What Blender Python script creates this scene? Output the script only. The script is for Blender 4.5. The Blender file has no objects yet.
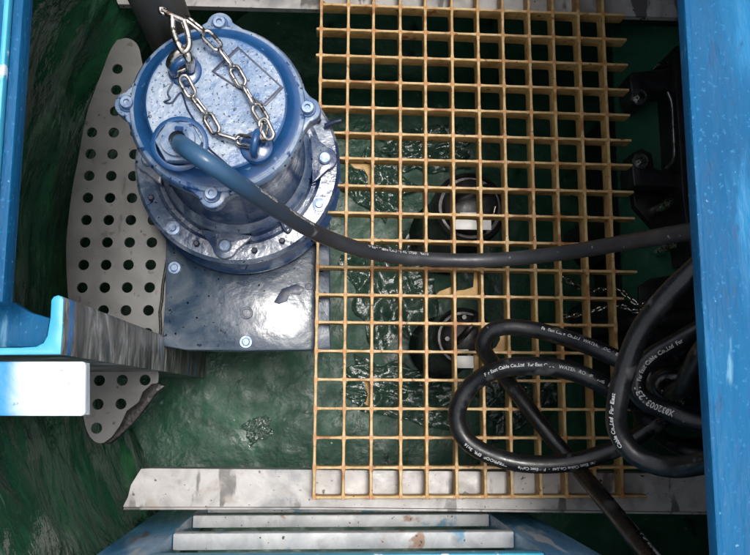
import bpy, bmesh, math, random
import numpy as np
from mathutils import Vector, Matrix, noise as mnoise

random.seed(11)
sc = bpy.context.scene
COL = sc.collection

# ------------------------------------------------------------------ camera
CELL = 0.038                      # grating mesh
F = 792.24                        # focal length in photograph pixels (750 wide)
_w = np.array([-.1501, -.0652, .0098]); _T = np.array([-2.026, -10.4836, 30.3207])
_th = np.linalg.norm(_w); _k = _w/_th
_K = np.array([[0, -_k[2], _k[1]], [_k[2], 0, -_k[0]], [-_k[1], _k[0], 0]])
_R = np.eye(3)+math.sin(_th)*_K+(1-math.cos(_th))*_K@_K
_D = np.diag([1., -1., -1.])
CAMLOC = Vector((_D @ (-_R.T @ _T))*CELL)
CROT = Matrix(((_D @ _R @ _D).T).tolist())        # camera -> world
H = CAMLOC.z
cam = bpy.data.cameras.new('camera'); camo = bpy.data.objects.new('camera', cam); COL.objects.link(camo)
camo.matrix_world = Matrix.Translation(CAMLOC) @ CROT.to_4x4()
cam.sensor_width = 36; cam.lens = 36*F/750; cam.clip_start = .01; cam.clip_end = 100
sc.camera = camo

# ------------------------------------------------------------------ sky and sun
SUN_EL, SUN_AZ = 81, 50           # azimuth: from +Y towards +X
world = bpy.data.worlds.new('World'); sc.world = world; world.use_nodes = True
nt = world.node_tree; nt.nodes.clear()
wo = nt.nodes.new('ShaderNodeOutputWorld'); bg = nt.nodes.new('ShaderNodeBackground')
sky = nt.nodes.new('ShaderNodeTexSky'); sky.sky_type = 'NISHITA'; sky.sun_disc = False
sky.sun_elevation = math.radians(SUN_EL); sky.sun_rotation = math.radians(SUN_AZ)
sky.dust_density = 4.0; sky.air_density = 1.0; sky.ozone_density = 1.0
hs = nt.nodes.new('ShaderNodeHueSaturation'); hs.inputs['Saturation'].default_value = .35   # overcast: greyer sky
nt.links.new(sky.outputs[0], hs.inputs['Color']); nt.links.new(hs.outputs[0], bg.inputs[0]); bg.inputs[1].default_value = 0.15
nt.links.new(bg.outputs[0], wo.inputs[0])
sun = bpy.data.lights.new('sun', 'SUN'); sun.energy = 1.4; sun.angle = math.radians(16); sun.color = (1, .96, .9)
suno = bpy.data.objects.new('sun', sun); COL.objects.link(suno)
_el, _az = math.radians(SUN_EL), math.radians(SUN_AZ)
_sd = Vector((math.cos(_el)*math.sin(_az), math.cos(_el)*math.cos(_az), math.sin(_el)))
suno.rotation_euler = _sd.to_track_quat('Z', 'Y').to_euler(); suno.location = (1, 1, 3)
sc.view_settings.view_transform = 'Standard'; sc.view_settings.look = 'None'
sc.view_settings.gamma = 1; sc.view_settings.use_curve_mapping = False
sc.view_settings.exposure = 0.68

# ------------------------------------------------------------------ helpers
def at(px, py, z):
    """photograph pixel + height of the plane it lies on -> world point"""
    d = CROT @ Vector(((px-375)/F, -(py-277.5)/F, -1))
    return CAMLOC + d*((z-CAMLOC.z)/d.z)

def link(name, me, mat=None, parent=None):
    o = bpy.data.objects.new(name, me); COL.objects.link(o)
    if mat and me is not None and len(me.materials) == 0: me.materials.append(mat)
    if parent is not None: o.parent = parent
    return o
def tag(o, label, cat, group=None):
    o['label'] = label; o['category'] = cat
    if group: o['group'] = group
    return o
def struct(o, label=None):
    o['kind'] = 'structure'
    if label: o['label'] = label
    return o
def thing(name, label, cat, loc=(0, 0, 0), group=None):
    o = bpy.data.objects.new(name, None); COL.objects.link(o); o.location = loc
    o.empty_display_size = .05
    return tag(o, label, cat, group)
def pt(name, me, mat, parent):
    """part given in world coordinates under a parent without rotation"""
    o = link(name, me, mat, parent)
    p = parent; off = Vector()
    while p is not None: off += p.location; p = p.parent
    o.location = -off
    return o
def smooth(me, ang=40):
    me.shade_smooth(); me.set_sharp_from_angle(angle=math.radians(ang)); return me
def from_bm(bm, name='m', sm=None):
    bmesh.ops.recalc_face_normals(bm, faces=bm.faces)
    me = bpy.data.meshes.new(name); bm.to_mesh(me); bm.free()
    if sm: smooth(me, sm)
    return me
def box(x0, x1, y0, y1, z0, z1, bev=.0):
    bm = bmesh.new(); bmesh.ops.create_cube(bm, size=1)
    for v in bm.verts:
        v.co = Vector((x0+(v.co.x+.5)*(x1-x0), y0+(v.co.y+.5)*(y1-y0), z0+(v.co.z+.5)*(z1-z0)))
    if bev: bmesh.ops.bevel(bm, geom=bm.edges[:], offset=bev, segments=2, affect='EDGES', profile=.5)
    return from_bm(bm, sm=30 if bev else None)
def lathe(prof, segs=64, c=(0, 0), wob=0):
    bm = bmesh.new(); rings = []
    for r, z in prof:
        if r < 1e-6: rings.append([bm.verts.new((c[0], c[1], z))])
        else: rings.append([bm.verts.new((c[0]+r*math.cos(2*math.pi*k/segs), c[1]+r*math.sin(2*math.pi*k/segs), z)) for k in range(segs)])
    for a, b in zip(rings, rings[1:]):
        for k in range(segs):
            k2 = (k+1) % segs
            if len(a) == 1 and len(b) == 1: continue
            if len(a) == 1: bm.faces.new((a[0], b[k], b[k2]))
            elif len(b) == 1: bm.faces.new((a[k], a[k2], b[0]))
            else: bm.faces.new((a[k], a[k2], b[k2], b[k]))
    return from_bm(bm, sm=35)
def outline(polys, z0, z1, bev=0.0, flat=False):
    """flat piece with the outline polys[0] and holes polys[1:], from z0 up to z1"""
    cu = bpy.data.curves.new('o', 'CURVE'); cu.dimensions = '2D'; cu.fill_mode = 'BOTH'
    for pl in polys:
        s = cu.splines.new('POLY'); s.points.add(len(pl)-1); s.use_cyclic_u = True
        for q, p in zip(s.points, pl): q.co = (p[0], p[1], 0, 1)
    cu.extrude = max((z1-z0)/2-bev, 1e-5); cu.bevel_depth = bev; cu.bevel_resolution = 1
    cu.offset = -bev
    o = bpy.data.objects.new('o', cu); COL.objects.link(o)
    dg = bpy.context.evaluated_depsgraph_get()
    me = bpy.data.meshes.new_from_object(o.evaluated_get(dg))
    bpy.data.objects.remove(o); bpy.data.curves.remove(cu)
    me.materials.clear()
    me.transform(Matrix.Translation((0, 0, (z0+z1)/2)))
    bm = bmesh.new(); bm.from_mesh(me); bmesh.ops.remove_doubles(bm, verts=bm.verts, dist=1e-6)
    bmesh.ops.recalc_face_normals(bm, faces=bm.faces); bm.to_mesh(me); bm.free()
    if flat: me.shade_flat(); return me
    return smooth(me, 30)
def pxpoly(pts, z): return [(p.x, p.y) for p in (at(x, y, z) for x, y in pts)]
def circ(c, r, n=16, a0=0): return [(c[0]+r*math.cos(a0+2*math.pi*k/n), c[1]+r*math.sin(a0+2*math.pi*k/n)) for k in range(n)]
def catmull(P, step=.004):
    P = [Vector(p) for p in P]; Q = [2*P[0]-P[1]]+P+[2*P[-1]-P[-2]]; out = []
    for i in range(1, len(Q)-2):
        p0, p1, p2, p3 = Q[i-1:i+3]; n = max(3, int((p2-p1).length/step))
        for k in range(n):
            t = k/n
            out.append(.5*((2*p1)+(p2-p0)*t+(2*p0-5*p1+4*p2-p3)*t*t+(3*p1-p0-3*p2+p3)*t**3))
    out.append(P[-1]); return out
def frames(pts):
    T = [(pts[min(i+1, len(pts)-1)]-pts[max(i-1, 0)]).normalized() for i in range(len(pts))]
    n = T[0].orthogonal().normalized(); N = []
    for t in T:
        n = (n-t*n.dot(t)).normalized(); N.append(n.copy())
    return T, N
def tube(pts, r, segs=14, closed=False, cap=True):
    T, N = frames(pts); bm = bmesh.new(); rings = []
    if closed:
        m = len(pts)
        T = [(pts[(i+1) % m]-pts[i-1]).normalized() for i in range(m)]
    for i, p in enumerate(pts):
        n = (N[i]-T[i]*N[i].dot(T[i])).normalized(); b = T[i].cross(n); rr = r(i/(len(pts)-1)) if callable(r) else r
        rings.append([bm.verts.new(p+rr*(math.cos(a)*n+math.sin(a)*b)) for a in (2*math.pi*k/segs for k in range(segs))])
    for i in range(len(rings)-(0 if closed else 1)):
        a, b2 = rings[i], rings[(i+1) % len(rings)]
        for k in range(segs): bm.faces.new((a[k], a[(k+1) % segs], b2[(k+1) % segs], b2[k]))
    if cap and not closed:
        bm.faces.new(rings[0][::-1]); bm.faces.new(rings[-1])
    return from_bm(bm, sm=50)
def text_mesh(s, size):
    cu = bpy.data.curves.new('t', 'FONT'); cu.body = s; cu.size = size; cu.resolution_u = 2; cu.offset = size*.018
    o = bpy.data.objects.new('t', cu); COL.objects.link(o)
    dg = bpy.context.evaluated_depsgraph_get()
    me = bpy.data.meshes.new_from_object(o.evaluated_get(dg))
    bpy.data.objects.remove(o); bpy.data.curves.remove(cu); me.materials.clear(); return me
def wrap_text(s, size, pts, r, s0, phi=0.0, flip=False, up=None, worn=0):
    """print wrapped round a cable: starts s0 metres along its centre line"""
    me = text_mesh(s, size)
    if flip: pts = pts[::-1]
    L = [0]
    for a, b in zip(pts, pts[1:]): L.append(L[-1]+(b-a).length)
    up = up or Vector((0, 0, 1)); j = 0
    LA = np.array(L)
    for v in me.vertices:
        x = s0+v.co.x; i = int(np.searchsorted(LA, x))-1; i = max(0, min(i, len(pts)-2))
        t = (x-L[i])/max(1e-9, L[i+1]-L[i]); p = pts[i].lerp(pts[i+1], t)
        i0, i1 = max(0, i-2), min(len(pts)-1, i+3)
        T = (pts[i1]-pts[i0]).normalized(); U = (up-T*up.dot(T)).normalized(); S = U.cross(T)
        a = phi+(v.co.y-size*.35)/r
        v.co = p+(r+.0003)*(math.cos(a)*U+math.sin(a)*S)
    if worn:
        bm = bmesh.new(); bm.from_mesh(me)
        dele = [f for f in bm.faces if mnoise.noise(f.calc_center_median()*160) > worn]
        bmesh.ops.delete(bm, geom=dele, context='FACES'); bm.to_mesh(me); bm.free()
    return me
def hexbolt(r, h, c, z, washer=True):
    prof = lathe([(0, z+h), (r*.75, z+h), (r, z+h*.8), (r, z)], 6, c)
    return prof

# ------------------------------------------------------------------ materials
def NN(nt, t, **kw):
    n = nt.nodes.new(t)
    for k, v in kw.items(): setattr(n, k, v)
    return n
def mat(name, stops, scale=20, detail=6, dist=0, stretch=None, rough=(.4, .4), metal=0, bump=.0, bscale=None, bdist=.002,
        coat=0, spots=None, spec=.5, trans=0, cyl=False, grad=None):
    """stops: colour ramp [(pos,(r,g,b))] over noise; spots: [(scale, threshold, soft, (r,g,b), roughness or None)]"""
    m = bpy.data.materials.new(name); m.use_nodes = True; t = m.node_tree; L = t.links
    b = t.nodes['Principled BSDF']
    tc = NN(t, 'ShaderNodeTexCoord'); geo = NN(t, 'ShaderNodeNewGeometry'); mp = NN(t, 'ShaderNodeMapping'); pos = geo.outputs['Position']
    if cyl: an = NN(t, 'ShaderNodeAttribute', attribute_name='cyl'); pos = an.outputs['Vector']
    L.new(pos, mp.inputs[0])
    if stretch: mp.inputs['Scale'].default_value = stretch
    nz = NN(t, 'ShaderNodeTexNoise'); nz.inputs['Scale'].default_value = scale; nz.inputs['Detail'].default_value = detail
    nz.inputs['Roughness'].default_value = .62; nz.inputs['Distortion'].default_value = dist
    L.new(mp.outputs[0], nz.inputs[0])
    cr = NN(t, 'ShaderNodeValToRGB'); e = cr.color_ramp.elements
    while len(e) < len(stops): e.new(.5)
    for q, (p, c) in zip(e, stops): q.position = p; q.color = (*c, 1)
    L.new(nz.outputs['Fac'], cr.inputs[0]); col = cr.outputs[0]
    rr = NN(t, 'ShaderNodeMapRange'); rr.inputs[1].default_value = .3; rr.inputs[2].default_value = .7
    rr.inputs[3].default_value, rr.inputs[4].default_value = rough
    nr = NN(t, 'ShaderNodeTexNoise'); nr.inputs['Scale'].default_value = scale*2.3; nr.inputs['Detail'].default_value = 4
    L.new(mp.outputs[0], nr.inputs[0]); L.new(nr.outputs['Fac'], rr.inputs[0]); ro = rr.outputs[0]
    for sp in spots or []:
        s, th, so, c = sp[:4]; st = sp[5] if len(sp) > 5 else None
        src = pos
        if st:
            m2 = NN(t, 'ShaderNodeMapping'); m2.inputs['Scale'].default_value = st; L.new(src, m2.inputs[0]); src = m2.outputs[0]
        n2 = NN(t, 'ShaderNodeTexNoise'); n2.inputs['Scale'].default_value = s; n2.inputs['Detail'].default_value = 5
        L.new(src, n2.inputs[0])
        mr = NN(t, 'ShaderNodeMapRange'); mr.interpolation_type = 'SMOOTHSTEP'
        mr.inputs[1].default_value = th; mr.inputs[2].default_value = th+so; L.new(n2.outputs['Fac'], mr.inputs[0])
        mx = NN(t, 'ShaderNodeMix', data_type='RGBA'); L.new(mr.outputs[0], mx.inputs[0]); L.new(col, mx.inputs[6])
        mx.inputs[7].default_value = (*c, 1); col = mx.outputs[2]
        if len(sp) > 4 and sp[4] is not None:
            m3 = NN(t, 'ShaderNodeMix'); L.new(mr.outputs[0], m3.inputs[0]); L.new(ro, m3.inputs[2]); m3.inputs[3].default_value = sp[4]; ro = m3.outputs[0]
    if grad:                                  # (x0, x1, colour): colour that runs out between two places along the thing
        sx = NN(t, 'ShaderNodeSeparateXYZ'); L.new(geo.outputs['Position'], sx.inputs[0])
        ad = NN(t, 'ShaderNodeMath', operation='MULTIPLY_ADD'); L.new(nz.outputs['Fac'], ad.inputs[0]); ad.inputs[1].default_value = (grad[1]-grad[0])*.9
        L.new(sx.outputs[0], ad.inputs[2])
        mg = NN(t, 'ShaderNodeMapRange'); mg.interpolation_type = 'SMOOTHSTEP'; off = (grad[1]-grad[0])*.45
        mg.inputs[1].default_value = grad[0]+off; mg.inputs[2].default_value = grad[1]+off; mg.inputs[3].default_value = 1; mg.inputs[4].default_value = 0
        L.new(ad.outputs[0], mg.inputs[0])
        mx = NN(t, 'ShaderNodeMix', data_type='RGBA'); L.new(mg.outputs[0], mx.inputs[0]); L.new(col, mx.inputs[6]); mx.inputs[7].default_value = (*grad[2], 1); col = mx.outputs[2]
    L.new(col, b.inputs['Base Color']); L.new(ro, b.inputs['Roughness'])
    b.inputs['Metallic'].default_value = metal; b.inputs['Coat Weight'].default_value = coat; b.inputs['Coat Roughness'].default_value = .12
    b.inputs['Specular IOR Level'].default_value = spec
    if trans: b.inputs['Transmission Weight'].default_value = trans
    if bump:
        nb = NN(t, 'ShaderNodeTexNoise'); nb.inputs['Scale'].default_value = bscale or scale*4; nb.inputs['Detail'].default_value = 5
        if cyl: mb = NN(t, 'ShaderNodeMapping'); mb.inputs['Scale'].default_value = (.7, 1, 1); L.new(pos, mb.inputs[0]); L.new(mb.outputs[0], nb.inputs[0])
        else: L.new(mp.outputs[0], nb.inputs[0])
        bp = NN(t, 'ShaderNodeBump'); bp.inputs['Strength'].default_value = bump; bp.inputs['Distance'].default_value = bdist
        L.new(nb.outputs['Fac'], bp.inputs['Height']); L.new(bp.outputs[0], b.inputs['Normal'])
        if coat: L.new(bp.outputs[0], b.inputs['Coat Normal'])
    return m

def stain_nodes(m):
    """orange brown staining round the crossings of the grating bars"""
    t = m.node_tree; L = t.links; b = t.nodes['Principled BSDF']; src = b.inputs['Base Color'].links[0].from_socket
    tc = NN(t, 'ShaderNodeTexCoord'); sx = NN(t, 'ShaderNodeSeparateXYZ'); L.new(tc.outputs['Object'], sx.inputs[0]); cs = []
    for k, p in ((0, CELL), (1, CELL*1.02)):
        a = NN(t, 'ShaderNodeMath', operation='MULTIPLY'); L.new(sx.outputs[k], a.inputs[0]); a.inputs[1].default_value = 2*math.pi/p
        c = NN(t, 'ShaderNodeMath', operation='COSINE'); L.new(a.outputs[0], c.inputs[0]); cs.append(c)
    pr = NN(t, 'ShaderNodeMath', operation='MULTIPLY'); L.new(cs[0].outputs[0], pr.inputs[0]); L.new(cs[1].outputs[0], pr.inputs[1])
    geo = NN(t, 'ShaderNodeNewGeometry'); nz = NN(t, 'ShaderNodeTexNoise'); nz.inputs['Scale'].default_value = 17; nz.inputs['Detail'].default_value = 6; L.new(geo.outputs['Position'], nz.inputs[0])
    ad = NN(t, 'ShaderNodeMath', operation='ADD'); L.new(pr.outputs[0], ad.inputs[0]); L.new(nz.outputs['Fac'], ad.inputs[1])
    mr = NN(t, 'ShaderNodeMapRange'); mr.interpolation_type = 'SMOOTHSTEP'; mr.inputs[1].default_value = 1.12; mr.inputs[2].default_value = 1.5; mr.inputs[4].default_value = .8; L.new(ad.outputs[0], mr.inputs[0])
    mx = NN(t, 'ShaderNodeMix', data_type='RGBA'); L.new(mr.outputs[0], mx.inputs[0]); L.new(src, mx.inputs[6]); mx.inputs[7].default_value = (.42, .19, .06, 1)
    L.new(mx.outputs[2], b.inputs['Base Color'])
M = {}
M['green'] = mat('green fibreglass', [(.30, (.004, .028, .016)), (.5, (.010, .062, .030)), (.72, (.030, .135, .058))], 6, 6, 1.8, (.45, 1, 1),
                 (.10, .34), bump=.8, bscale=26, bdist=.014, cyl=True, coat=.3,
                 spots=[(16, .60, .14, (.07, .20, .12), .25, (.3, 1, 1)), (45, .66, .10, (.09, .22, .14), .3, (.22, 1, 1)), (30, .64, .10, (.003, .016, .010), .2, (.3, 1, 1)), (5, .58, .14, (.04, .19, .07), .22, (.8, 1, 1))])
M['floor'] = mat('wet green floor', [(.3, (.006, .042, .024)), (.55, (.013, .074, .042)), (.8, (.03, .12, .064))], 11, 9, 1.5, None,
                 (.30, .6), bump=.5, bscale=40, bdist=.006, spec=.35, spots=[(60, .68, .05, (.13, .21, .16), .2), (14, .62, .1, (.003, .02, .012), .25)])
M['green_panel'] = mat('smooth green panel', [(.3, (.018, .085, .05)), (.6, (.032, .13, .075)), (.85, (.07, .19, .11))], 10, 7, 1, None, (.15, .35), bump=.25, bscale=30, bdist=.006)
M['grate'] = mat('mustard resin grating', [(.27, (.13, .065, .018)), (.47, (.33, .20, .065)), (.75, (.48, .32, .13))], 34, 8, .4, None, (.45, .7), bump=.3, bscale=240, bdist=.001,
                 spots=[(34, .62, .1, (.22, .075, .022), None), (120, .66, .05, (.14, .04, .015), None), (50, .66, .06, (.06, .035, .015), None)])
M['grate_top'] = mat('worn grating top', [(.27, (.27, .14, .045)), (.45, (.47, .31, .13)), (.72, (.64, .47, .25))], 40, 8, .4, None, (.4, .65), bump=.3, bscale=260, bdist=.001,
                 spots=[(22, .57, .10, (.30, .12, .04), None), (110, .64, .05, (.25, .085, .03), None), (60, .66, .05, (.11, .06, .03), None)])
M['beam'] = mat('pale wet beam', [(.25, (.20, .19, .185)), (.5, (.40, .385, .375)), (.78, (.54, .52, .51))], 22, 10, .8, None, (.25, .6), bump=.2, bscale=70,
                spots=[(45, .68, .02, (.04, .04, .04), .25), (160, .69, .02, (.04, .04, .04), .3), (9, .56, .12, (.24, .245, .25), .2), (30, .60, .05, (.12, .115, .11), .3, (1, .3, 1)), (24, .61, .12, (.33, .29, .26), .4)])
M['plate'] = mat('grey perforated plate', [(.25, (.075, .075, .073)), (.52, (.145, .145, .14)), (.8, (.21, .208, .20))], 14, 9, .5, None, (.4, .6), bump=.08, bscale=300,
                 spots=[(26, .61, .05, (.06, .057, .053), .3, (1, .3, 1)), (60, .65, .04, (.08, .075, .068), .4), (7, .56, .12, (.10, .10, .097), .4), (90, .70, .02, (.03, .03, .03), .3)])
M['sealant'] = mat('dark sealant', [(.3, (.008, .008, .008)), (.7, (.032, .031, .03))], 60, 5, 0, None, (.2, .4), bump=.5, bscale=120, spec=.2)
M['blue'] = mat('blue wet paint', [(.25, (.010, .03, .09)), (.5, (.03, .066, .155)), (.8, (.085, .14, .24))], 18, 8, .8, None, (.10, .3), bump=.35, bscale=70, bdist=.0016, coat=.5,
                spots=[(22, .60, .1, (.20, .25, .34), .25), (190, .68, .03, (.004, .008, .02), .15)])
M['blue_deep'] = mat('clean deep blue paint', [(.3, (.006, .042, .135)), (.7, (.016, .08, .215))], 18, 7, .6, None, (.2, .4), bump=.25, bscale=110, bdist=.0012, coat=.3, spots=[(60, .66, .03, (.10, .17, .28), .4)])
M['blue_sky_sheen'] = mat('blue paint with sky sheen in the colour', [(.32, (.075, .15, .29)), (.46, (.185, .255, .37)), (.62, (.33, .385, .46))], 22, 10, .9, None, (.28, .55), bump=.7, bscale=170, bdist=.0018, coat=.12, spec=.4,  # paler colour stands in for the sky's reflection on the wet lid
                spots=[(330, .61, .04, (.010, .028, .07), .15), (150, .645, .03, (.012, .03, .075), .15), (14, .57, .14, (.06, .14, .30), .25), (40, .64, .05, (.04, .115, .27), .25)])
M['blue_rim'] = mat('pale blue rim with sky sheen in the colour', [(.30, (.03, .085, .21)), (.47, (.125, .19, .30)), (.68, (.30, .355, .43))], 30, 10, .6, None, (.24, .48), bump=.45, bscale=130, bdist=.0014, coat=.15, spec=.4,  # pale tone carries the lid's sky reflection in its colour
                spots=[(70, .60, .03, (.012, .045, .14), .25), (210, .64, .03, (.008, .02, .05), .2)])
M['flange'] = mat('wet blue flange', [(.30, (.016, .038, .095)), (.47, (.075, .11, .18)), (.66, (.26, .30, .37))], 22, 9, .9, None, (.10, .35), bump=.45, bscale=90, bdist=.0018, coat=.5,
                spots=[(150, .64, .03, (.006, .012, .03), .12), (12, .57, .1, (.012, .035, .10), .15)])
M['base'] = mat('wet navy base plate', [(.25, (.010, .026, .060)), (.5, (.028, .052, .088)), (.75, (.14, .165, .19))], 11, 8, 1.0, None, (.16, .4), bump=.4, bscale=45, bdist=.0025, coat=.25,
                spots=[(130, .665, .02, (.003, .005, .01), .1), (55, .685, .02, (.006, .01, .02), .1)])
M['seam'] = mat('dark seam', [(.3, (.008, .015, .04)), (.7, (.02, .035, .08))], 60, 3, 0, None, (.3, .5))
M['bolt'] = mat('blue painted bolt', [(.3, (.08, .13, .24)), (.7, (.30, .38, .50))], 120, 3, 0, None, (.25, .4), metal=.35)
M['steel'] = mat('stainless steel', [(.3, (.42, .38, .33)), (.7, (.75, .72, .68))], 90, 4, 0, None, (.15, .35), metal=1, spots=[(60, .60, .05, (.16, .09, .05), .6), (130, .58, .05, (.10, .09, .08), .4)])
M['dark_steel'] = mat('dark bolt steel', [(.3, (.08, .08, .08)), (.7, (.3, .3, .3))], 90, 4, 0, None, (.2, .3), metal=.8)
M['black'] = mat('wet black rubber', [(.3, (.005, .005, .006)), (.7, (.014, .014, .015))], 30, 5, 0, None, (.28, .5), bump=.3, bscale=90, bdist=.002)
M['cable'] = mat('black cable sheath', [(.3, (.004, .0045, .005)), (.6, (.009, .0095, .011)), (.85, (.024, .024, .026))], 26, 9, .5, None, (.22, .45), bump=.35, bscale=110, bdist=.0012,
                 spots=[(24, .61, .08, (.045, .045, .047), .5), (110, .71, .04, (.09, .09, .09), .5), (36, .64, .08, (.05, .05, .05), .5)])
M['cable_grey'] = mat('grey black cable sheath', [(.3, (.020, .022, .027)), (.6, (.034, .037, .043)), (.85, (.075, .078, .085))], 18, 9, .5, None, (.28, .5), bump=.3, bscale=110, bdist=.0012,
                 spots=[(20, .66, .06, (.14, .14, .15), .5), (90, .68, .03, (.2, .2, .2), .5)], grad=(at(205, 165, .30).x, at(320, 232, .13).x, (.028, .085, .165)))
M['print'] = mat('white print', [(.3, (.36, .36, .36)), (.7, (.62, .62, .62))], 200, 3, 0, None, (.5, .6))
M['pipe'] = mat('dark grey pipe', [(.3, (.035, .036, .034)), (.7, (.085, .085, .08))], 14, 6, 0, (1, 1, .25), (.35, .55), bump=.1, bscale=90)
M['roof'] = mat('blue gelcoat', [(.25, (.0, .055, .145)), (.55, (.0, .088, .215)), (.85, (.002, .125, .275))], 18, 10, .6, (1, .25, 1), (.5, .7), bump=.8, bscale=190, bdist=.0018, spec=.22,
                spots=[(240, .60, .10, (.01, .13, .285), .5), (150, .70, .03, (.09, .25, .40), .5), (22, .57, .1, (.004, .14, .31), .4, (1, .2, 1)), (60, .62, .08, (.0, .065, .165), .5, (1, .4, 1)), (30, .66, .05, (.10, .26, .39), .5, (1, .2, 1))])
M['cyan'] = mat('light blue painted edge', [(.3, (.03, .30, .48)), (.7, (.07, .42, .60))], 30, 5, 0, None, (.3, .45), bump=.1, bscale=90, spots=[(50, .62, .05, (.6, .75, .82), .5)])
M['white'] = mat('weathered gelcoat with sun glare painted white', [(.3, (.58, .63, .68)), (.6, (.74, .78, .82)), (.8, (.82, .84, .86))], 22, 9, .8, None, (.35, .55), bump=.25, bscale=120,  # white stands in for overexposed sunlight; the spots are grime
               spots=[(80, .66, .03, (.30, .33, .36), .5), (22, .62, .08, (.40, .55, .68), .5)], grad=(at(2, 390, .4).x, at(34, 390, .4).x, (.01, .22, .45)))
M['tread'] = mat('worn white rung', [(.3, (.36, .38, .40)), (.52, (.54, .56, .57)), (.75, (.68, .69, .69))], 26, 10, .8, None, (.35, .6), bump=.25, bscale=90,
                 spots=[(20, .58, .12, (.36, .36, .36), .5), (30, .63, .08, (.34, .22, .16), .6), (150, .69, .03, (.18, .08, .045), .6), (120, .69, .02, (.05, .05, .05), .5), (14, .64, .06, (.12, .30, .46), .4)])
M['stile'] = mat('streaked blue stile', [(.25, (.03, .09, .16)), (.5, (.06, .22, .40)), (.75, (.24, .42, .56))], 20, 9, 1.0, (1, 1, .3), (.2, .45), bump=.4, bscale=50,
                 spots=[(36, .60, .06, (.36, .42, .46), .4, (1, 1, .2)), (26, .64, .06, (.04, .05, .06), .3, (1, 1, .25))])
M['post'] = mat('streaked grey post', [(.32, (.035, .035, .034)), (.5, (.16, .158, .152)), (.66, (.44, .44, .43))], 13, 9, 1.5, (.9, .75, 1.9), (.3, .55), bump=.9, bscale=40, bdist=.005, spots=[(14, .62, .05, (.03, .16, .40), .3, (.4, .3, 2))])
M['glint_sheet'] = mat('wet floor reflection tones', [(.3, (.02, .06, .04)), (.6, (.07, .13, .10)), (.8, (.36, .42, .38))], 40, 8, 1, None, (.05, .18), bump=.7, bscale=50, bdist=.005, trans=.4)  # pale tones stand in for reflections on the wet floor
M['label'] = mat('white label', [(.3, (.75, .76, .72)), (.7, (.86, .86, .83))], 60, 3, 0, None, (.3, .4))

stain_nodes(M['grate_top'])

# ------------------------------------------------------------------ the setting: tank wall, floor, roof
ZF = -.45; ZP = -.04; ZR = .44
tc_ = at(588, 250, ZP)
RT = ((tc_-at(66, 240, ZP)).length)+.035
def tank_wall():
    bm = bmesh.new(); nz, na = 110, 300; rings = []
    for i in range(nz+1):
        z = ZF-.02+(ZR-.012-ZF+.02)*i/nz; ring = []
        for k in range(na):
            a = 2*math.pi*k/na
            p = Vector((math.cos(a), math.sin(a), z))
            r = RT+.012*mnoise.noise(Vector((p.x*4, p.y*4, z*6)))+.014*mnoise.noise(Vector((p.x*6+z*3, p.y*6, z*13)))+.003*mnoise.noise(Vector((p.x*16+z*4, p.y*16, z*40+4)))
            ring.append(bm.verts.new((tc_.x+r*p.x, tc_.y+r*p.y, z)))
        rings.append(ring)
    for a, b in zip(rings, rings[1:]):
        for k in range(na): bm.faces.new((a[k], b[k], b[(k+1) % na], a[(k+1) % na]))
    me = from_bm(bm); me.shade_smooth()
    at_ = me.attributes.new('cyl', 'FLOAT_VECTOR', 'POINT')
    for i, v in enumerate(me.vertices):
        a = math.atan2(v.co.y-tc_.y, -(v.co.x-tc_.x))          # seam on the far right
        at_.data[i].vector = (a*RT+v.co.z*.35, 0, v.co.z)
    return me
struct(link('wall', tank_wall(), M['green']), 'curved dark green fibreglass tank wall with streaky cloth texture')
def tank_floor():
    bm = bmesh.new(); n = 110; S = RT+.05; g = []
    for i in range(n+1):
        row = []
        for j in range(n+1):
            x, y = tc_.x-S+2*S*i/n, tc_.y-S+2*S*j/n
            z = ZF+.006*mnoise.noise(Vector((x*7, y*7, 1)))+.004*mnoise.noise(Vector((x*25, y*25, 3)))
            row.append(bm.verts.new((x, y, z)))
        g.append(row)
    for i in range(n):
        for j in range(n): bm.faces.new((g[i][j], g[i+1][j], g[i+1][j+1], g[i][j+1]))
    me = from_bm(bm); me.shade_smooth(); return me
struct(link('floor', tank_floor(), M['floor']), 'wet dark green fibreglass tank floor')
hl0, hl1 = at(25, 0, ZR), at(4, 303, ZR); hr0, hr1 = at(684, 0, ZR), at(717, 555, ZR)
def onl(a, b, y): t = (y-a.y)/(b.y-a.y); return a.x+(b.x-a.x)*t
yt, yb = hl0.y+.34, hr1.y-.34
hole = [(onl(hl0, hl1, yt), yt), (onl(hr0, hr1, yt), yt), (onl(hr0, hr1, yb), yb), (onl(hl0, hl1, yb)-.11, yb), (hl1.x-.11, hl1.y), (hl1.x, hl1.y)]
roof = struct(link('roof', outline([circ(tc_, RT+.04, 96), hole], ZR-.012, ZR, .0), M['roof']), 'blue gelcoat tank roof around the open hatch')
rb = []
def rim(a, b, w, z0, z1, name, m, dx=0):
    d = (b-a).normalized(); n = Vector((d.y, -d.x, 0))
    pl = [a+n*dx, b+n*dx, b+n*(dx+w), a+n*(dx+w)]
    o = link(name, outline([[(p.x, p.y) for p in pl]], z0, z1, .0022), m, roof); return o
A = Vector((*hole[0], 0)); B = Vector((*hole[5], 0)); C_ = Vector((*hole[1], 0)); D_ = Vector((*hole[2], 0))
rim(A, B, .016, ZR-.018, ZR+.004, 'hatch_rim', M['roof'], -.0005)
rim(A, B, .005, ZR+.0045, ZR+.014, 'edge_bead', M['cyan'], .007)
rim(D_, C_, .006, ZR-.014, ZR+.0015, 'hatch_rim', M['roof'], -.0005)

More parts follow.
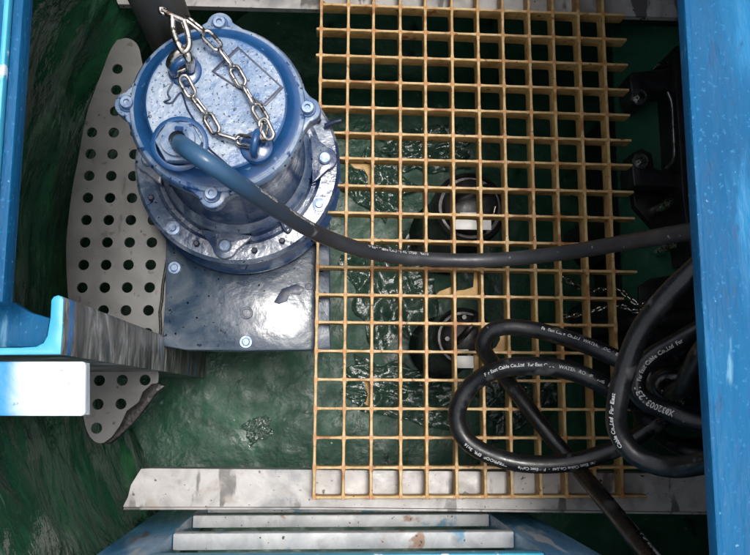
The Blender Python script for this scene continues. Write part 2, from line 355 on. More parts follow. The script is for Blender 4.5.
# ------------------------------------------------------------------ support beams under the grating
def beam(name, label, pts, z1, th, lip=None):
    o = link(name, outline([pxpoly(pts, z1)], z1-th, z1, 0, True), M['beam'])
    return tag(o, label, 'beam')
ZB = -.0265
bt = beam('support_beam', 'pale grey beam under the far end of the grating, behind the pump', [(118, 4), (330, 9.5), (480, 12.5), (640, 16), (700, 18), (700, -34), (100, -46)], ZB, .012)
bb = beam('support_beam', 'pale wet grey beam under the near end of the grating, above the ladder', [(141, 469), (150, 468.5), (320, 470), (720, 474), (720, 512), (320, 507), (123, 507), (128, 497), (131, 485)], ZB, .03)
pp = pxpoly([(124, 507.4), (320, 507.6), (720, 512.4), (720, 515), (320, 510), (123, 510)], ZB-.004)
link('lip', outline([pp], ZB-.03, ZB-.004, .001), M['beam'], bb)

# ------------------------------------------------------------------ grating
NI, NJ, RAT = 12, 19, 1.02
gr = thing('grating', 'tan moulded fibreglass grating with square open mesh, resting on the pale beams', 'grating', (0, -(NJ-1)*CELL*RAT, ZB))
BW = .0041; FL = .0008
def bar_outline(length, nodes, w, e0, e1):
    """bar along +u with small fillets where the other bars cross"""
    top = []
    for u in nodes:
        for du, k in ((-.0105, 0), (-.0055, .35), (-.003, 1), (.003, 1), (.0055, .35), (.0105, 0)):
            if e0 < u+du < e1: top.append((u+du, w/2+FL*k))
    top = [(e0, w/2)]+top+[(e1, w/2)]
    return top+[(u, -v) for u, v in reversed(top)]
def bar_mesh(pl, z0, z1, along):
    pl = [(u, v) if along == 'x' else (v, u) for u, v in pl]
    bm = bmesh.new(); n = len(pl)
    lo = []
    for (x, y) in pl:
        s = .80
        lo.append(bm.verts.new((x, y*s, z0) if along == 'x' else (x*s, y, z0)))
    mid = [bm.verts.new((x, y, z1-.0012)) for x, y in pl]
    hi = [bm.verts.new((x, y*.7, z1) if along == 'x' else (x*.7, y, z1)) for x, y in pl]
    for a, b in ((lo, mid), (mid, hi)):
        for k in range(n): bm.faces.new((a[k], a[(k+1) % n], b[(k+1) % n], b[k]))
    ft = bm.faces.new(hi)
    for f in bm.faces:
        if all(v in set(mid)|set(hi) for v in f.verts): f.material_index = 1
    bm.faces.new(lo[::-1])
    return from_bm(bm, sm=50)
rowY = [-j*CELL*RAT for j in range(NJ)]
long_me = bar_mesh(bar_outline(0, [y for y in rowY][::-1], BW, rowY[-1]-.002, .045), -.025, 0, 'y')
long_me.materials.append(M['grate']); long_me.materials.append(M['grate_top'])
for i in range(NI):
    o = pt('bar', long_me, M['grate'], gr); o.location += Vector((i*CELL+random.gauss(0, .0006), 0, 0)); o.rotation_euler.z = random.gauss(0, .001)
cross = {}
for j in range(NJ):
    e0 = -.0075 if j in (1, 2, 5, 9) else -.003
    ex = .034
    if j == 11: ex = .013
    if j in (12, 13): ex = .0022
    if j in (15, 16): ex = .016
    k = (e0, ex)
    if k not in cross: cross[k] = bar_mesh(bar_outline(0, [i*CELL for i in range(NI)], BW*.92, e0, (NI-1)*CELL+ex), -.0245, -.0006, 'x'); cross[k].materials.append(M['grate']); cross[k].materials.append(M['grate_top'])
    o = pt('bar', cross[k], M['grate'], gr); o.location += Vector((0, rowY[j]+random.gauss(0, .0004), 0)); o.rotation_euler.z = random.gauss(0, .0006)
# left-over resin webs in some meshes
def web(i, j, pts, z=-.02):
    pl = [(i*CELL+.0015+u*(CELL-.003), -(j*CELL*RAT)-.0015-v*(CELL*RAT-.003)) for u, v in pts]
    pt('resin_web', outline([pl], z, z+.003, .0006), M['grate'], gr)
arc = [(1-.72*math.cos(a), .05+.8*math.sin(a)) for a in [k*math.pi/2/7 for k in range(8)]]
web(1, 6, [(.1, 0), (1, 0), (1, .95), (.86, .95), (.84, .5), (.7, .25), (.3, .2)])
web(6, 12, [(1, 0), (1, 1), (.3, 1), (.62, .8), (.78, .5), (.75, 0)])
web(5, 13, [(1, 0), (1, 1), (.65, 1), (.8, .5), (.78, 0)])
web(5, 10, [(0, 1), (1, 1), (1, .0), (.85, .0), (.8, .6), (.45, .72), (.15, .75)])
web(4, 10, [(.3, 1), (1, 1), (1, .6), (.7, .72), (.5, .8)])
web(2, 8, [(0, 1), (.75, 1), (.6, .86), (.2, .9), (.0, .8)])
web(1, 14, [(.75, 0), (1, 0), (1, .95), (.8, .9), (.9, .5)])
web(3, 8, [(.1, 1), (.9, 1), (.8, .88), (.3, .9)])

# ------------------------------------------------------------------ perforated plate
PL = [(117, 40), (126, 38), (134, 41), (139, 48), (142, 62), (150, 95), (166, 150), (168, 245), (165, 318), (160, 345), (158, 365), (158, 382),
      (150, 391), (143, 400), (131, 414), (122, 425), (114, 436), (106, 442), (98, 443), (91, 438), (86, 428), (83, 414), (78, 385), (73, 350), (69, 310), (66.5, 270), (66.5, 240), (69.5, 210), (73, 185), (78, 160), (86.5, 115), (95, 90), (102, 72), (110, 51)]
def inside(p, poly):
    r = False
    for (x1, y1), (x2, y2) in zip(poly, poly[1:]+poly[:1]):
        if (y1 > p[1]) != (y2 > p[1]) and p[0] < (x2-x1)*(p[1]-y1)/(y2-y1)+x1: r = not r
    return r
def dist_edge(p, poly):
    best = 9; p = Vector(p)
    for a, b in zip(poly, poly[1:]+poly[:1]):
        a, b = Vector(a), Vector(b); t = max(0, min(1, (p-a).dot(b-a)/max(1e-12, (b-a).length_squared))); best = min(best, (p-a-(b-a)*t).length)
    return best
plw = [(p.x, p.y) for p in catmull([Vector((*q, 0)) for q in pxpoly(PL+PL[:1], ZP)], .012)[:-1]]
h0 = at(118.7, 48, ZP); h1 = at(99.3, 380.5, ZP); cv = (h1-h0)/15
q0, q1 = at(85.6, 264.7, ZP), at(152.7, 264.7, ZP); rv = (q1-q0)/3
holes = []
for a in range(-3, 5):
    for b in range(-1, 19):
        c = h0+cv*b+rv*a
        if inside((c.x, c.y), plw) and dist_edge((c.x, c.y), plw) > .0095: holes.append(circ((c.x, c.y), .0076, 16))
perf = tag(link('perforated_plate', outline([plw]+holes, ZP-.004, ZP, 0, True), M['plate']), 'grey plate with rows of round holes, curved along the green wall beside the blue pump', 'plate')
link('sealant_bead', tube([Vector((*p, ZP+.001)) for p in pxpoly([(167, 262), (163, 285), (162, 300), (160, 312), (161, 330), (159, 345)], ZP)], .0022, 8), M['sealant'], perf)
link('sealant_bead', outline([pxpoly([(158, 383), (152, 384), (143, 392), (139, 402), (127, 411), (120, 426), (112, 437), (104, 443), (110, 444), (120, 436), (133, 424), (146, 408), (157, 393), (166, 386)], ZP)], ZP-.012, ZP+.003, .0015), M['sealant'], perf)

# ------------------------------------------------------------------ submersible pump
ZBASE = -.03
AX = at(219, 110, H-.831); ax = (AX.x, AX.y)
pump = thing('submersible_pump', 'large blue submersible pump with round bolted motor cover, standing on a dark base plate', 'pump', (AX.x, AX.y, ZBASE-.02))
def P(name, me, m, par=None): return pt(name, me, M[m], par or pump)
bpl = P('base_plate', outline([pxpoly([(166, 222), (330, 222), (330, 326), (331, 350), (240, 351), (186, 350), (163, 346), (163, 330), (165, 300)], ZBASE)], ZBASE-.028, ZBASE, .002), 'base')
for x, y in ((174.5, 268), (246, 342)):
    c = at(x, y, ZBASE); P('bolt', lathe([(0, ZBASE+.0045), (.0045, ZBASE+.0045), (.0055, ZBASE+.0035), (.0055, ZBASE+.002), (.0085, ZBASE+.002), (.009, ZBASE)], 20, c), 'bolt', bpl)
for x, y, r in ((246.5, 313, .0085), (309, 286, .0055)):
    c = at(x, y, ZBASE); P('hole_ring', lathe([(r*.62, ZBASE+.0002), (r*.66, ZBASE+.0022), (r, ZBASE+.0022), (r*1.06, ZBASE)], 24, c), 'seam', bpl)
c = at(288, 296, ZBASE)
P('sticker', outline([pxpoly([(274, 302), (282, 289), (296, 284), (305, 288), (300, 295), (290, 294), (287, 301), (279, 304)], ZBASE)], ZBASE+.0003, ZBASE+.0012, .0002), 'seam', bpl)
# volute ring and flange
ZF1, ZF2 = -.008, .056
P('volute_ring', lathe([(.108, ZBASE-.001), (.131, ZBASE-.001), (.137, ZBASE+.004), (.138, ZF1-.004), (.134, ZF1), (.118, ZF1+.003), (.112, ZF1+.015), (.112, ZF2-.03), (.118, ZF2-.021)], 96, ax), 'blue')
P('flange', lathe([(.10, ZF2-.022), (.129, ZF2-.022), (.1345, ZF2-.018), (.1355, ZF2-.006), (.131, ZF2), (.112, ZF2+.001), (.107, ZF2-.004), (.102, ZF2-.004), (.099, ZF2+.002), (.099, ZF2+.012), (.094, ZF2+.016), (.086, ZF2+.018)], 96, ax), 'flange')
# motor body
ZL = H-.831; ZT = ZL+.024
P('motor_body', lathe([(.088, ZF2+.016), (.090, ZF2+.03), (.086, ZF2+.04), (.0835, ZF2+.07), (.0835, ZL-.03), (.087, ZL-.018), (.092, ZL-.014)], 96, ax), 'blue')
P('cover_flange', lathe([(.086, ZL-.016), (.0925, ZL-.014), (.0955, ZL-.010), (.096, ZL+.002), (.0925, ZL+.008), (.0865, ZL+.010)], 96, ax), 'blue_rim')
P('cover_band', lathe([(.0885, ZL+.0085), (.0885, ZL+.0105), (.084, ZL+.0115), (.0775, ZT-.007), (.0745, ZT-.0015), (.0725, ZT-.0006)], 96, ax), 'blue_deep')
def cover_disc():
    bm = bmesh.new(); nr, na = 46, 128; rings = [[bm.verts.new((ax[0], ax[1], ZT))]]
    for i in range(1, nr+1):
        r = .0735*i/nr
        rings.append([bm.verts.new((ax[0]+r*math.cos(2*math.pi*k/na), ax[1]+r*math.sin(2*math.pi*k/na), ZT+(.0006*mnoise.noise(Vector((r*math.cos(2*math.pi*k/na)*40, r*math.sin(2*math.pi*k/na)*40, 2))) if i < nr else -.0014))) for k in range(na)])
    for k in range(na): bm.faces.new((rings[0][0], rings[1][k], rings[1][(k+1) % na]))
    for a, b in zip(rings[1:], rings[2:]):
        for k in range(na): bm.faces.new((a[k], b[k], b[(k+1) % na], a[(k+1) % na]))
    me = from_bm(bm); me.shade_smooth(); return me
cov = P('motor_cover', cover_disc(), 'blue_sky_sheen')
# lugs
def lug(cx, cy, ang, rin, rout, rad, z0, z1, wid, name, m):
    """rounded triangular ear pointing outwards at ang, from radius rin out to rout"""
    pl = []
    for k in range(-6, 7):
        a = math.radians(k*13); pl.append((rout-rad+rad*math.cos(a), rad*math.sin(a)))
    pl = [(rin, -wid), (rin+.006, -wid*.92)]+pl+[(rin+.006, wid*.92), (rin, wid)]
    ca, sa = math.cos(ang), math.sin(ang)
    pl = [(cx+u*ca-v*sa, cy+u*sa+v*ca) for u, v in pl]
    o = P(name, outline([pl], z0, z1, .0016), m); return o, (cx+(rout-rad)*ca, cy+(rout-rad)*sa)
for k, a in enumerate((1, 91, 179, 268)):
    o, c = lug(ax[0], ax[1], math.radians(a), .082, .1100, .0142, ZL-.013, ZL+.0055, .033, 'cover_lug', 'blue_rim')
    P('washer', lathe([(0, ZL+.0075), (.0088, ZL+.0075), (.0092, ZL+.007), (.0092, ZL+.0052)], 24, c), 'blue_deep', o)
    P('bolt', lathe([(0, ZL+.0105), (.0028, ZL+.0105), (.0032, ZL+.0135), (.0062, ZL+.0135), (.0066, ZL+.013), (.0066, ZL+.0074)], 24, c), 'bolt', o)
for k, a in enumerate((3, 93, 181, 264)):
    o, c = lug(ax[0], ax[1], math.radians(a), .097, .1315, .0165, ZF2-.002, ZF2+.0095, .033, 'flange_lug', 'flange')
    P('bolt', lathe([(0, ZF2+.0145), (.0066, ZF2+.0145), (.0086, ZF2+.013), (.0088, ZF2+.0085)], 24, c), 'bolt', o)
for a in (228, 246, 282, 300, 333, 30, 60, 205):
    c = (ax[0]+.1215*math.cos(math.radians(a)), ax[1]+.1215*math.sin(math.radians(a)))
    if a in (228, 333, 60): P('bolt', lathe([(0, ZF2+.006), (.0045, ZF2+.006), (.005, ZF2+.002), (.009, ZF2+.0018), (.0095, ZF2)], 24, c), 'bolt')
    else: P('bolt', lathe([(0, ZF2+.008), (.003, ZF2+.008), (.0042, ZF2+.0065), (.0042, ZF2)], 6, c), 'seam')
c = (ax[0]+.129*math.cos(math.radians(272)), ax[1]+.129*math.sin(math.radians(272)))
P('drain_plug', lathe([(0, ZF1+.012), (.006, ZF1+.012), (.0065, ZF1-.002)], 6, c), 'bolt')
k = AX+Vector((.098, .02, ZF2+.0-AX.z))
P('grease_nipple', tube([Vector((ax[0]+.115, ax[1]+.052, ZF2+.006)), Vector((ax[0]+.128, ax[1]+.056, ZF2+.012)), Vector((ax[0]+.136, ax[1]+.058, ZF2+.012))], .0035, 8), 'seam')
P('hook', tube(catmull([Vector((*a_, ZF2+.004)) for a_ in pxpoly([(281, 222), (284, 229), (288, 233), (291, 229), (290, 224)], ZF2)], .002), .0018, 8), 'seam')
# nameplate
npx = [(211.7, 71.7), (238, 46.7), (283.5, 88), (265.5, 106.5)]
npw = pxpoly(npx, ZT)
cxy = Vector((sum(p[0] for p in npw)/4, sum(p[1] for p in npw)/4)); inn = [tuple(cxy+(Vector(p)-cxy)*.90) for p in npw]; inn2 = [tuple(cxy+(Vector(p)-cxy)*.895) for p in npw]
npl = P('nameplate', outline([inn2], ZT+.0004, ZT+.0013), 'blue_sky_sheen')
P('nameplate_border', outline([npw, inn], ZT+.0003, ZT+.0018, .0002), 'seam', npl)
# cable gland
gc = at(180, 144, ZT); g2 = (gc.x, gc.y)
gl = P('cable_gland', lathe([(.0295, ZT-.001), (.0295, ZT+.002), (.027, ZT+.0035), (.0245, ZT+.0035), (.024, ZT+.001)], 40, g2), 'blue_deep')
P('hex_nut', lathe([(.0115, ZT+.011), (.0165, ZT+.011), (.0235, ZT+.0095), (.0245, ZT+.0075), (.0245, ZT)], 6, g2), 'blue_rim', gl)
P('collar', lathe([(.009, ZT+.016), (.0125, ZT+.018), (.0175, ZT+.0165), (.018, ZT+.009)], 32, g2), 'blue_rim', gl)
# lifting eyes
def eye(px, py, ang, name):
    c = at(px, py, ZT); o = P(name, lathe([(.0, ZT+.004), (.013, ZT+.004), (.0165, ZT+.0025), (.0185, ZT-.001)], 32, (c.x, c.y)), 'blue_deep')
    ring = []
    for k in range(17):
        t = math.radians(-25+230*k/16); u, w = .0115*math.cos(t), .0125+.0115*math.sin(t)
        ring.append(Vector((c.x+u*math.cos(ang), c.y+u*math.sin(ang), ZT+w)))
    P('ring', tube(ring, .0042, 12), 'blue_deep', o); return c
e1 = eye(185, 71, math.radians(35), 'lifting_eye'); e2 = eye(257, 147, math.radians(80), 'lifting_eye')
seam = [Vector((*p, ZT+.0006)) for p in pxpoly([(176, 78), (168, 92), (170, 99), (164, 102), (172, 103), (181, 93), (186, 105), (189, 112), (196, 123), (203, 134), (208, 147), (216, 155), (224, 162), (231, 168)], ZT)]
P('casting_seam', tube(catmull(seam, .002), .0011, 6), 'seam')

# ------------------------------------------------------------------ lifting chain and shackle
def link_mesh(L, W, r):
    pts = []; n = 10; R_ = W/2-r; h = L/2-r-R_
    for k in range(n+1): a = -math.pi/2+math.pi*k/n; pts.append(Vector((h+R_*math.cos(a), R_*math.sin(a), 0)))
    for k in range(n+1): a = math.pi/2+math.pi*k/n; pts.append(Vector((-h+R_*math.cos(a), R_*math.sin(a), 0)))
    return tube(pts, r, 10, closed=True)
LK, LW, LR = .0275, .0145, .0022
lme = link_mesh(LK, LW, LR)
Zc = ZT+.010
ch = thing('lifting_chain', 'slack stainless steel chain lying doubled across the top of the blue pump', 'chain', (e2.x, e2.y, ZT+.002))
def strand(pts, first=0):
    pth = catmull(pts, .001); pitch = LK-2*LR; acc = 0; pos = [pth[0]]
    for a, b in zip(pth, pth[1:]):
        acc += (b-a).length
        if acc >= pitch: pos.append(b); acc = 0
    for i, (a, b) in enumerate(zip(pos, pos[1:])):
        d = (b-a).normalized(); up = Vector((0, 0, 1)); s = up.cross(d).normalized(); u = d.cross(s)
        ang = math.radians((25 if (i+first) % 2 else -65)+random.uniform(-10, 10))
        s2 = s*math.cos(ang)+u*math.sin(ang); u2 = d.cross(s2)
        o = link('link', lme, M['steel'], ch)
        m = Matrix((d, s2, u2)).transposed().to_4x4(); m.translation = (a+b)/2-ch.location
        o.matrix_local = m
def zp(px, py, z): return at(px, py, z)
strand([zp(185, 17, ZT+.030), zp(204, 32, ZT+.024), zp(217, 46, ZT+.012), zp(229, 61, ZT+.008), zp(242, 83, ZT+.0075), zp(254, 104, ZT+.0075), zp(263, 118, ZT+.009), zp(268, 130, ZT+.011), zp(262, 138, ZT+.017), zp(257, 146, ZT+.021)])
strand([zp(182, 76, ZT+.017), zp(187, 88, ZT+.010), zp(197, 102, ZT+.0075), zp(207, 115, ZT+.0075), zp(215, 130, ZT+.0075), zp(226, 141, ZT+.0075), zp(241, 139, ZT+.009), zp(252, 140, ZT+.014), zp(258, 146, ZT+.021)], 1)
strand([zp(262, 120, ZT+.018), zp(270, 127, ZT+.020), zp(270, 140, ZT+.018), zp(262, 147, ZT+.019)], 1)
sh = thing('shackle', 'stainless steel shackle with a long pin on the lifting eye nearest the pipe', 'shackle', (e1.x, e1.y, ZT+.004))
def S(name, pts, r, m='steel'): return pt(name, tube(catmull(pts, .0015), r, 12), M[m], sh)
S('bow', [zp(172, 16, ZT+.035), zp(173, 30, ZT+.034), zp(178, 44, ZT+.034), zp(184, 52, ZT+.030), zp(189, 46, ZT+.030), zp(188, 34, ZT+.034), zp(184, 22, ZT+.035)], .0034)
S('pin', [zp(163, 10.5, ZT+.035), zp(172, 15.5, ZT+.035), zp(186, 21.5, ZT+.035)], .0034)
S('pin_eye', [zp(160, 8, ZT+.035), zp(160.5, 12, ZT+.035), zp(164, 13.5, ZT+.035), zp(165.5, 9.5, ZT+.035), zp(161, 8, ZT+.035)], .0022)
S('clevis', [zp(176, 74, ZT+.006), zp(171, 64, ZT+.018), zp(176, 55, ZT+.026), zp(184, 52, ZT+.027), zp(189, 60, ZT+.022), zp(190, 69, ZT+.008)], .0055)
S('clevis_pin', [zp(173, 73, ZT+.010), zp(193, 66, ZT+.010)], .003)

# ------------------------------------------------------------------ guide pipe behind the pump
gpx = at(157, 0, .25)
gpipe = tag(link('guide_pipe', lathe([(.0, ZR+.2), (.028, ZR+.2), (.029, ZR+.198), (.029, ZF-.01)], 48, (gpx.x, gpx.y)), M['pipe']), 'dark grey upright pipe just behind the blue pump beside the perforated plate', 'pipe')

# ------------------------------------------------------------------ cables
BRAND = 'Far East Cable Co.,Ltd'
CR = .0105
def cable(name, label, pts, r, m, prints=(), group=None, sleeve=None):
    pth = catmull([at(*p) for p in pts], .004)
    o = tag(link(name, tube(pth, r, 18), M[m]), label, 'cable', group)
    Lt = sum((b-a).length for a, b in zip(pth, pth[1:]))
    for s in prints:
        txt, s0, phi, flip = s[:4]; s0 = s0 if s0 >= 0 else Lt+s0; size = s[4] if len(s) > 4 else .0085
        q = link('lettering', wrap_text(txt, size, pth, r, s0, phi, flip, worn=s[5] if len(s) > 5 else 0), M['print'], o)
    return o, pth
cable('power_cable', 'thick grey cable curving from the blue pump across the grating to the roof edge',
      [(180, 143, ZT+.004), (182, 145, ZT+.022), (192, 152, ZT+.040), (213, 166, ZT+.040), (245, 188, ZT+.005), (290, 218, .19), (330, 239, .12), (380, 254, .07), (440, 260, .045), (500, 259.5, .05), (560, 253.5, .10), (620, 243.5, .18), (670, 235, .26), (720, 227, .33)], CR*.93, 'cable_grey',
      [('YC 3x10+1x6 2020', .125, .55, False, .006, .25), (BRAND, .205, .6, False, .006, .3), ('Far East Cable Co.,Ltd 450/750V 3x10', .36, .62, False, .0062, .25)])
cable('black_cable', 'thick black cable hooking from the roof edge down and back over the near beam',
      [(735, 235, .40), (700, 265, .385), (668, 295, .36), (641, 330, .33), (625, 370, .31), (617, 405, .30), (618, 430, .29), (632, 452, .29), (655, 464, .30), (680, 467, .32), (712, 461, .36), (745, 452, .38)], .0106, 'cable',
      [('Cable Co.,Ltd  Far East', .135, .85, True, .0058, .35), ('Far East  YZW', .40, .35, False, .006, .3)], 'black cables coiled by the roof edge')
cable('black_cable', 'black cable lying as a big round loop with white print over the grating',
      [(720, 395, .06), (672, 405, .10), (630, 400, .14), (600, 383, .15), (570, 371, .14), (535, 366, .12), (500, 369, .10), (474, 383, .08), (459, 405, .07), (458, 425, .065), (468, 442, .065), (490, 455, .07), (520, 463, .075), (555, 464, .08), (590, 458, .09), (625, 444, .10), (655, 424, .11), (690, 400, .12), (735, 370, .13)], CR*1.1, 'cable',
      [(BRAND+'  -  Far East Cable  WATERPROOF  EPR  3x16', .205, .5, True, .0058, .3), (BRAND+'   Far East Cable   WATERPROOF   3x6   EPR  3x16', .475, .1, True, .0056, .3)], 'black cables coiled by the roof edge')
cable('black_cable', 'black cable bent back sharply over the grating, its tail running down past the ladder',
      [(700, 405, .16), (665, 385, .17), (635, 368, .17), (600, 351, .15), (565, 338, .12), (535, 330, .10), (508, 327, .09), (490, 332, .08), (483, 345, .07), (488, 357, .055), (502, 374, .03), (522, 400, .016), (550, 436, .018), (580, 471, .05), (612, 510, .13), (640, 545, .21), (668, 578, .27)], CR*1.0, 'cable',
      [('Far East Cable  Co.,Ltd   WATERPROOF  EPR 3x16', -.215, .25, True, .0056, .25), ('WATERPROOF  EPR 3x16 - - - - -', .01, -.35, True, .0062, .1)], 'black cables coiled by the roof edge')
cable('black_cable', 'black cable below the roof edge with upside down numbers printed on its near bend',
      [(735, 300, .30), (706, 325, .28), (676, 343, .27), (652, 357, .265), (639, 371, .26), (636, 388, .26), (646, 401, .26), (668, 411, .265), (692, 420, .28), (740, 431, .30)], .0102, 'cable',
      [(BRAND+'  Far', -.135, .1, True, .006), ('X0320031231', .062, .25, True, .0092)], 'black cables coiled by the roof edge')
cable('black_cable', 'black cable disappearing upward under the roof edge with print on its steep side',
      [(715, 335, .34), (701, 352, .32), (690, 372, .30), (682, 388, .28), (670, 392, .24), (655, 386, .215), (650, 376, .21), (660, 366, .20), (690, 345, .18), (730, 322, .16)], CR*.95, 'cable',
      [('Cable Co.,Ltd', .03, 0, True, .0075)], 'black cables coiled by the roof edge')
cable('black_cable', 'black cable without print, innermost bend of the coil below the roof edge',
      [(740, 392, .20), (705, 396, .21), (678, 390, .205), (655, 380, .18), (640, 384, .15), (636, 400, .12), (648, 425, .09), (675, 445, .08), (705, 452, .09), (740, 448, .10)], CR*.9, 'cable', (), 'black cables coiled by the roof edge')
cable('black_cable', 'black cable crossing low behind the coil, from the roof edge into the dark',
      [(740, 345, .10), (706, 360, .12), (676, 378, .13), (656, 398, .11), (640, 425, .06), (618, 440, .03), (600, 446, .03)][:5]+[(648, 420, .07), (665, 440, .05), (700, 444, .05), (740, 436, .06)], CR*.85, 'cable', (), 'black cables coiled by the roof edge')
cable('black_cable', 'black cable curving between the print of the coil and the roof edge',
      [(740, 360, .24), (708, 372, .25), (684, 378, .25), (664, 376, .24), (656, 386, .235), (668, 398, .235), (700, 408, .24), (740, 414, .25)], CR*.8, 'cable',
      [('Far East Cable', .06, 0, True, .005, .3)], 'black cables coiled by the roof edge')
# thin dark hose under the right side
hz = -.10
tag(link('drain_hose', tube(catmull([at(735, 316, -.08), at(690, 319, -.08), at(650, 319, -.09), at(622, 322, -.12), at(600, 328, -.22), at(585, 335, -.36), at(575, 345, ZF+.02), at(555, 350, ZF+.018)], .006), .014, 16), M['black']), 'black drain hose dropping to the floor under the right edge of the grating', 'hose')

# ------------------------------------------------------------------ black float switches under the grating
def floater(px, py, z, r, lab, rot, tagp):
    c = at(px, py, z); t = thing('sump_pump', lab, 'pump', (c.x, c.y, ZF), 'small black pumps on the tank floor')
    def Q(n, me, m, par=None): return pt(n, me, M[m], par or t)
    z1 = z
    Q('body', lathe([(0, ZF), (r*1.15, ZF), (r*1.2, ZF+.02), (r*1.05, ZF+.035), (r, ZF+.05), (r, z1-.03), (r*.95, z1-.016), (r*.86, z1-.012), (r*.84, z1-.02), (r*.76, z1-.02), (r*.72, z1-.004), (r*.5, z1+.004), (0, z1+.006)], 48, c), 'black')
    hd = []
    for k in range(13):
        a = math.pi*k/12; u = r*.55*math.cos(a); hd.append(Vector((c.x+u*math.cos(rot), c.y+u*math.sin(rot)+r*.25, z1+.0+.045*math.sin(a))))
    Q('handle', tube(hd, .005, 10), 'black')
    for k in range(4):
        a = rot+math.pi/4+k*math.pi/2; q = (c.x+r*.62*math.cos(a), c.y+r*.62*math.sin(a))
        Q('bolt', lathe([(0, z1+.007), (.004, z1+.007), (.005, z1+.005), (.005, z1-.008)], 6, q), 'black')
    a, b, w, h, = tagp
    q = at(a, b, z1+.012)
    lb = Q('label', box(q.x-w/2, q.x+w/2, q.y-h/2, q.y+h/2, z1+.0085, z1+.012, .0006), 'label')
    Q('clip', tube([Vector((q.x-w*.35, q.y+h*.5+.007, z1+.011)), Vector((q.x+w*.1, q.y+h*.5+.0075, z1+.012))], .0028, 8), 'label')
    Q('clip', tube([Vector((q.x+w*.55, q.y+h*.5+.004, z1+.011)), Vector((q.x+w*.62, q.y+h*.5+.020, z1+.011))], .0028, 8), 'steel')
    return t
Z1 = -.17
floater(472, 205, Z1, .062, 'small black pump with white label seen through the grating above the grey cable', .3, (473, 224, .060, .0185))
floater(466, 337, Z1+.015, .050, 'small black pump with white label seen through the grating below the grey cable', .9, (466, 362, .040, .019))

# ------------------------------------------------------------------ black bracket by the roof edge
ZK = -.04
bk = at(684, 160, ZK)
brk = thing('mounting_bracket', 'black steel bracket with two bolted arms between the grating and the blue roof edge', 'bracket', (bk.x, bk.y, ZF))
def K(n, me, m, par=None): return pt(n, me, M[m], par or brk)
K('rail', outline([pxpoly([(671, 51), (675, 47), (682, 47), (692, 60), (706, 250), (700, 262), (690, 262), (681, 200), (676, 120)], ZK)], ZF, ZK+.006, .003), 'black')
a1 = K('arm', outline([pxpoly([(629, 76), (632, 72), (652, 70), (670, 67), (682, 68), (684, 92), (676, 93), (670, 90), (652, 90), (650, 99), (644, 103), (636, 102), (632, 96)], ZK)], ZK-.05, ZK, .003), 'black')
a2 = K('arm', outline([pxpoly([(632, 168), (634, 152), (642, 148), (652, 153), (655, 168), (668, 172), (690, 172), (692, 190), (682, 188), (664, 186), (634, 186)], ZK)], ZK-.05, ZK, .003), 'black')
for par, x, y, r in ((a1, 640.5, 95.5, .0125), (a2, 642, 160, .0125)):
    c = at(x, y, ZK+.006)
    K('washer', lathe([(.006, ZK+.004), (.0105, ZK+.005), (.0125, ZK+.003), (.0125, ZK-.001)], 28, c), 'dark_steel', par)
    K('bolt', lathe([(0, ZK+.012), (.0035, ZK+.012), (.0055, ZK+.009), (.0062, ZK+.002)], 6, c), 'steel', par)
for x, y in ((659.5, 64), (664, 63.5), (668, 63)):
    c = at(x, y, ZK+.002); K('stud', lathe([(0, ZK+.006), (.0022, ZK+.006), (.0032, ZK+.003), (.0032, ZK-.065)], 12, c), 'steel')
for x, y in ((670.5, 202), (676, 244)):
    c = at(x, y, ZK+.01); K('bolt', lathe([(0, ZK+.016), (.004, ZK+.015), (.007, ZK+.009), (.0078, ZK-.03), (.0078, ZK-.05)], 20, c), 'steel')
K('web_plate', outline([pxpoly([(634, 187), (664, 187), (684, 190), (684, 225), (660, 232), (636, 205)], ZK-.04)], ZF, ZK-.045, .002), 'black')
K('web_plate', outline([pxpoly([(640, 286), (652, 278), (690, 272), (704, 272), (704, 345), (640, 345)], ZK-.05)], ZF, ZK-.055, .002), 'black')
st = [at(x, y, ZK+.0) for x, y in ((668, 92), (672, 104), (673.5, 130), (674, 158), (666, 169))]
K('green_plate', outline([pxpoly([(612, 24), (700, 28), (712, 300), (624, 300)], ZK-.06)], ZK-.066, ZK-.06, 0, True), 'green_panel')
K('edge_strip', tube(catmull(st, .003), .003, 8), 'dark_steel')

# ------------------------------------------------------------------ glinting chain below the grating on the right
bcn = thing('retaining_chain', 'thin dark wet chain glinting below the right edge of the grating', 'chain', at(600, 300, -.06))
lme2 = link_mesh(.0125, .0082, .0018); lme2.materials.append(M['steel'])
def strand2(pts):
    pth = catmull([at(*p) for p in pts], .0008); pos = [pth[0]]; acc = 0
    for a, b in zip(pth, pth[1:]):
        acc += (b-a).length
        if acc > .0085: pos.append(b); acc = 0
    for i, (a, b) in enumerate(zip(pos, pos[1:])):
        d = (b-a).normalized(); s = Vector((0, 0, 1)).cross(d).normalized(); u = d.cross(s); an = math.radians(20 if i % 2 else -70)
        s2 = s*math.cos(an)+u*math.sin(an); o = link('link', lme2, M['steel'], bcn)
        m = Matrix((d, s2, d.cross(s2))).transposed().to_4x4(); m.translation = (a+b)/2-bcn.location; o.matrix_local = m
strand2([(562, 276, -.05), (575, 285, -.055), (590, 291, -.058), (603, 289, -.058), (618, 289, -.055), (628, 297, -.05), (640, 305, -.045), (655, 300, -.045), (672, 290, -.05), (692, 280, -.05)])
strand2([(556, 316, -.07), (573, 316, -.07), (590, 312, -.07), (606, 307, -.065), (622, 306, -.06), (636, 312, -.055), (648, 306, -.05)])

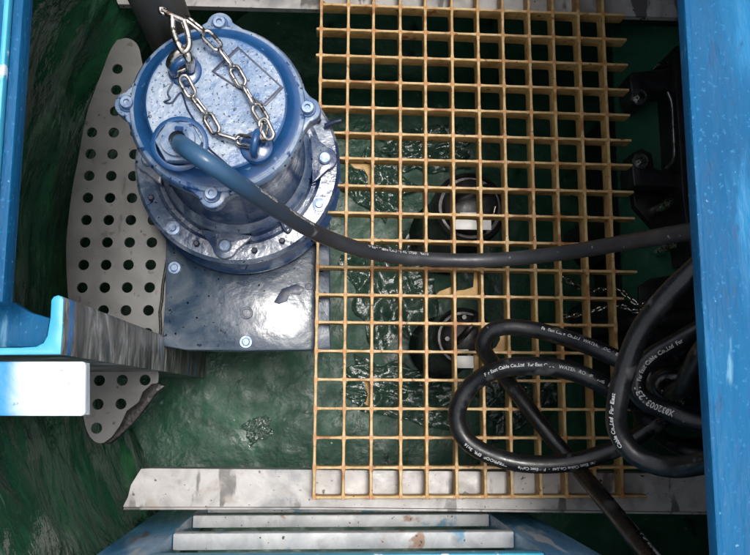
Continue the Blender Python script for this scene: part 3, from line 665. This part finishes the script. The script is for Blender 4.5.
# ------------------------------------------------------------------ sheets imitating reflections on the wet floor
def glint_sheet(px, py, w, h, z, seed, rot=0):  # crinkled sheet added in place of a broken reflection on wet floor
    c = at(px, py, z); bm = bmesh.new(); n = 26; g = []
    for i in range(n+1):
        r_ = []
        for j in range(n+1):
            u, v = (i/n-.5), (j/n-.5)
            e = 1+.35*mnoise.noise(Vector((u*4+seed, v*4, seed)))
            x, y = u*w*e, v*h*e
            q = Vector((u*7+seed*3, v*7, seed)); zz = .018*abs(mnoise.noise(q))+.008*abs(mnoise.noise(q*3.1))
            r_.append(bm.verts.new((c.x+x*math.cos(rot)-y*math.sin(rot), c.y+x*math.sin(rot)+y*math.cos(rot), z+zz)))
        g.append(r_)
    for i in range(n):
        for j in range(n): bm.faces.new((g[i][j], g[i+1][j], g[i+1][j+1], g[i][j+1]))
    me = from_bm(bm); me.shade_smooth(); return me
FL_ = 'sheets imitating reflections on the tank floor'
for (px, py, w, h, sd, rot, lab) in ((392, 290, .16, .20, 1.3, .3, 'sheet imitating a floor reflection under the grating left of the lower small pump'),
                             (400, 390, .20, .10, 4.7, -.2, 'sheet imitating a floor reflection under the near rows of the grating'),
                             (425, 150, .17, .09, 8.1, .1, 'sheet imitating a floor reflection under the grating above the upper small pump'),
                             (378, 185, .10, .12, 3.9, .9, 'sheet imitating a floor reflection under the grating right of the blue pump flange'),
                             (515, 395, .14, .10, 6.6, .5, 'sheet imitating a floor reflection under the grating inside the cable loop'),
                             (259, 429, .05, .04, 2.2, .4, 'small sheet imitating a reflection on the bare floor left of the grating')):
    tag(link('floor_glint', glint_sheet(px, py, w, h, ZF+.006, sd, rot), M['glint_sheet']), lab, 'glint_sheet', FL_)

# ------------------------------------------------------------------ post and white block at the left hatch edge
ZQ = .40
sec = [(-110, 348), (20, 347.5), (36, 346.5), (43, 343), (47, 336), (50, 318), (51, 300), (53.5, 296.5), (58, 295), (62, 296.5), (63.5, 300), (62.5, 330), (60.5, 354.5), (-110, 356)]
post = thing('angle_post', 'streaky grey angle post with light blue cut top, going down at the left hatch edge', 'post', at(60, 345, ZF))
pt('shaft', outline([pxpoly(sec, ZQ)], ZF, ZQ-.003), M['post'], post)
pt('top_edge', outline([pxpoly(sec, ZQ)], ZQ-.0028, ZQ, .0012), M['cyan'], post)
blk = thing('bracket_block', 'rounded block, sun glare painted white, with a blue end beside the angle post', 'block', at(30, 390, ZQ-.06))
wx = pxpoly([(-120, 361.5), (82, 361.5), (84.5, 362.6), (85.5, 365), (85, 411), (84, 414.5), (81, 416), (-120, 416)], ZQ)
pt('top_plate', outline([wx], ZQ-.008, ZQ, .0012), M['white'], blk)
pt('body', outline([pxpoly([(-120, 362.5), (84, 362.5), (84, 415), (-120, 415)], ZQ)], ZQ-.018, ZQ-.0085, .001), M['white'], blk)
gus = tag(link('gusset', outline([pxpoly([(-110, 300), (14, 302), (30, 312), (50, 318), (47, 338), (40, 347), (-110, 349)], ZQ-.02)], ZQ-.03, ZQ-.02, .002), M['roof']), 'dark blue plate in the corner between the roof edge and the angle post', 'plate')

# ------------------------------------------------------------------ ladder
nad = at(322, 397, 0)
YL = CAMLOC.y-.172
lad = thing('ladder', 'blue ladder with white worn rungs going down at the near side', 'ladder', (CAMLOC.x+.03, YL-.02, ZF))
for a, b in ((-.246, -.188), (.254, .314)):
    s = pt('stile', box(CAMLOC.x+a, CAMLOC.x+b, YL-.035, YL, ZF, .43, .002), M['stile'], lad)
for k, (z, m) in enumerate(((-.29, 'tread'), (-.137, 'tread'), (.02, 'tread'), (.165, 'cyan'), (.31, 'cyan'))):
    pt('rung', box(CAMLOC.x-.1875, CAMLOC.x+.2535, YL-(.019 if k < 2 else .022), YL-.001, z-.02, z, .002), M[m], lad)
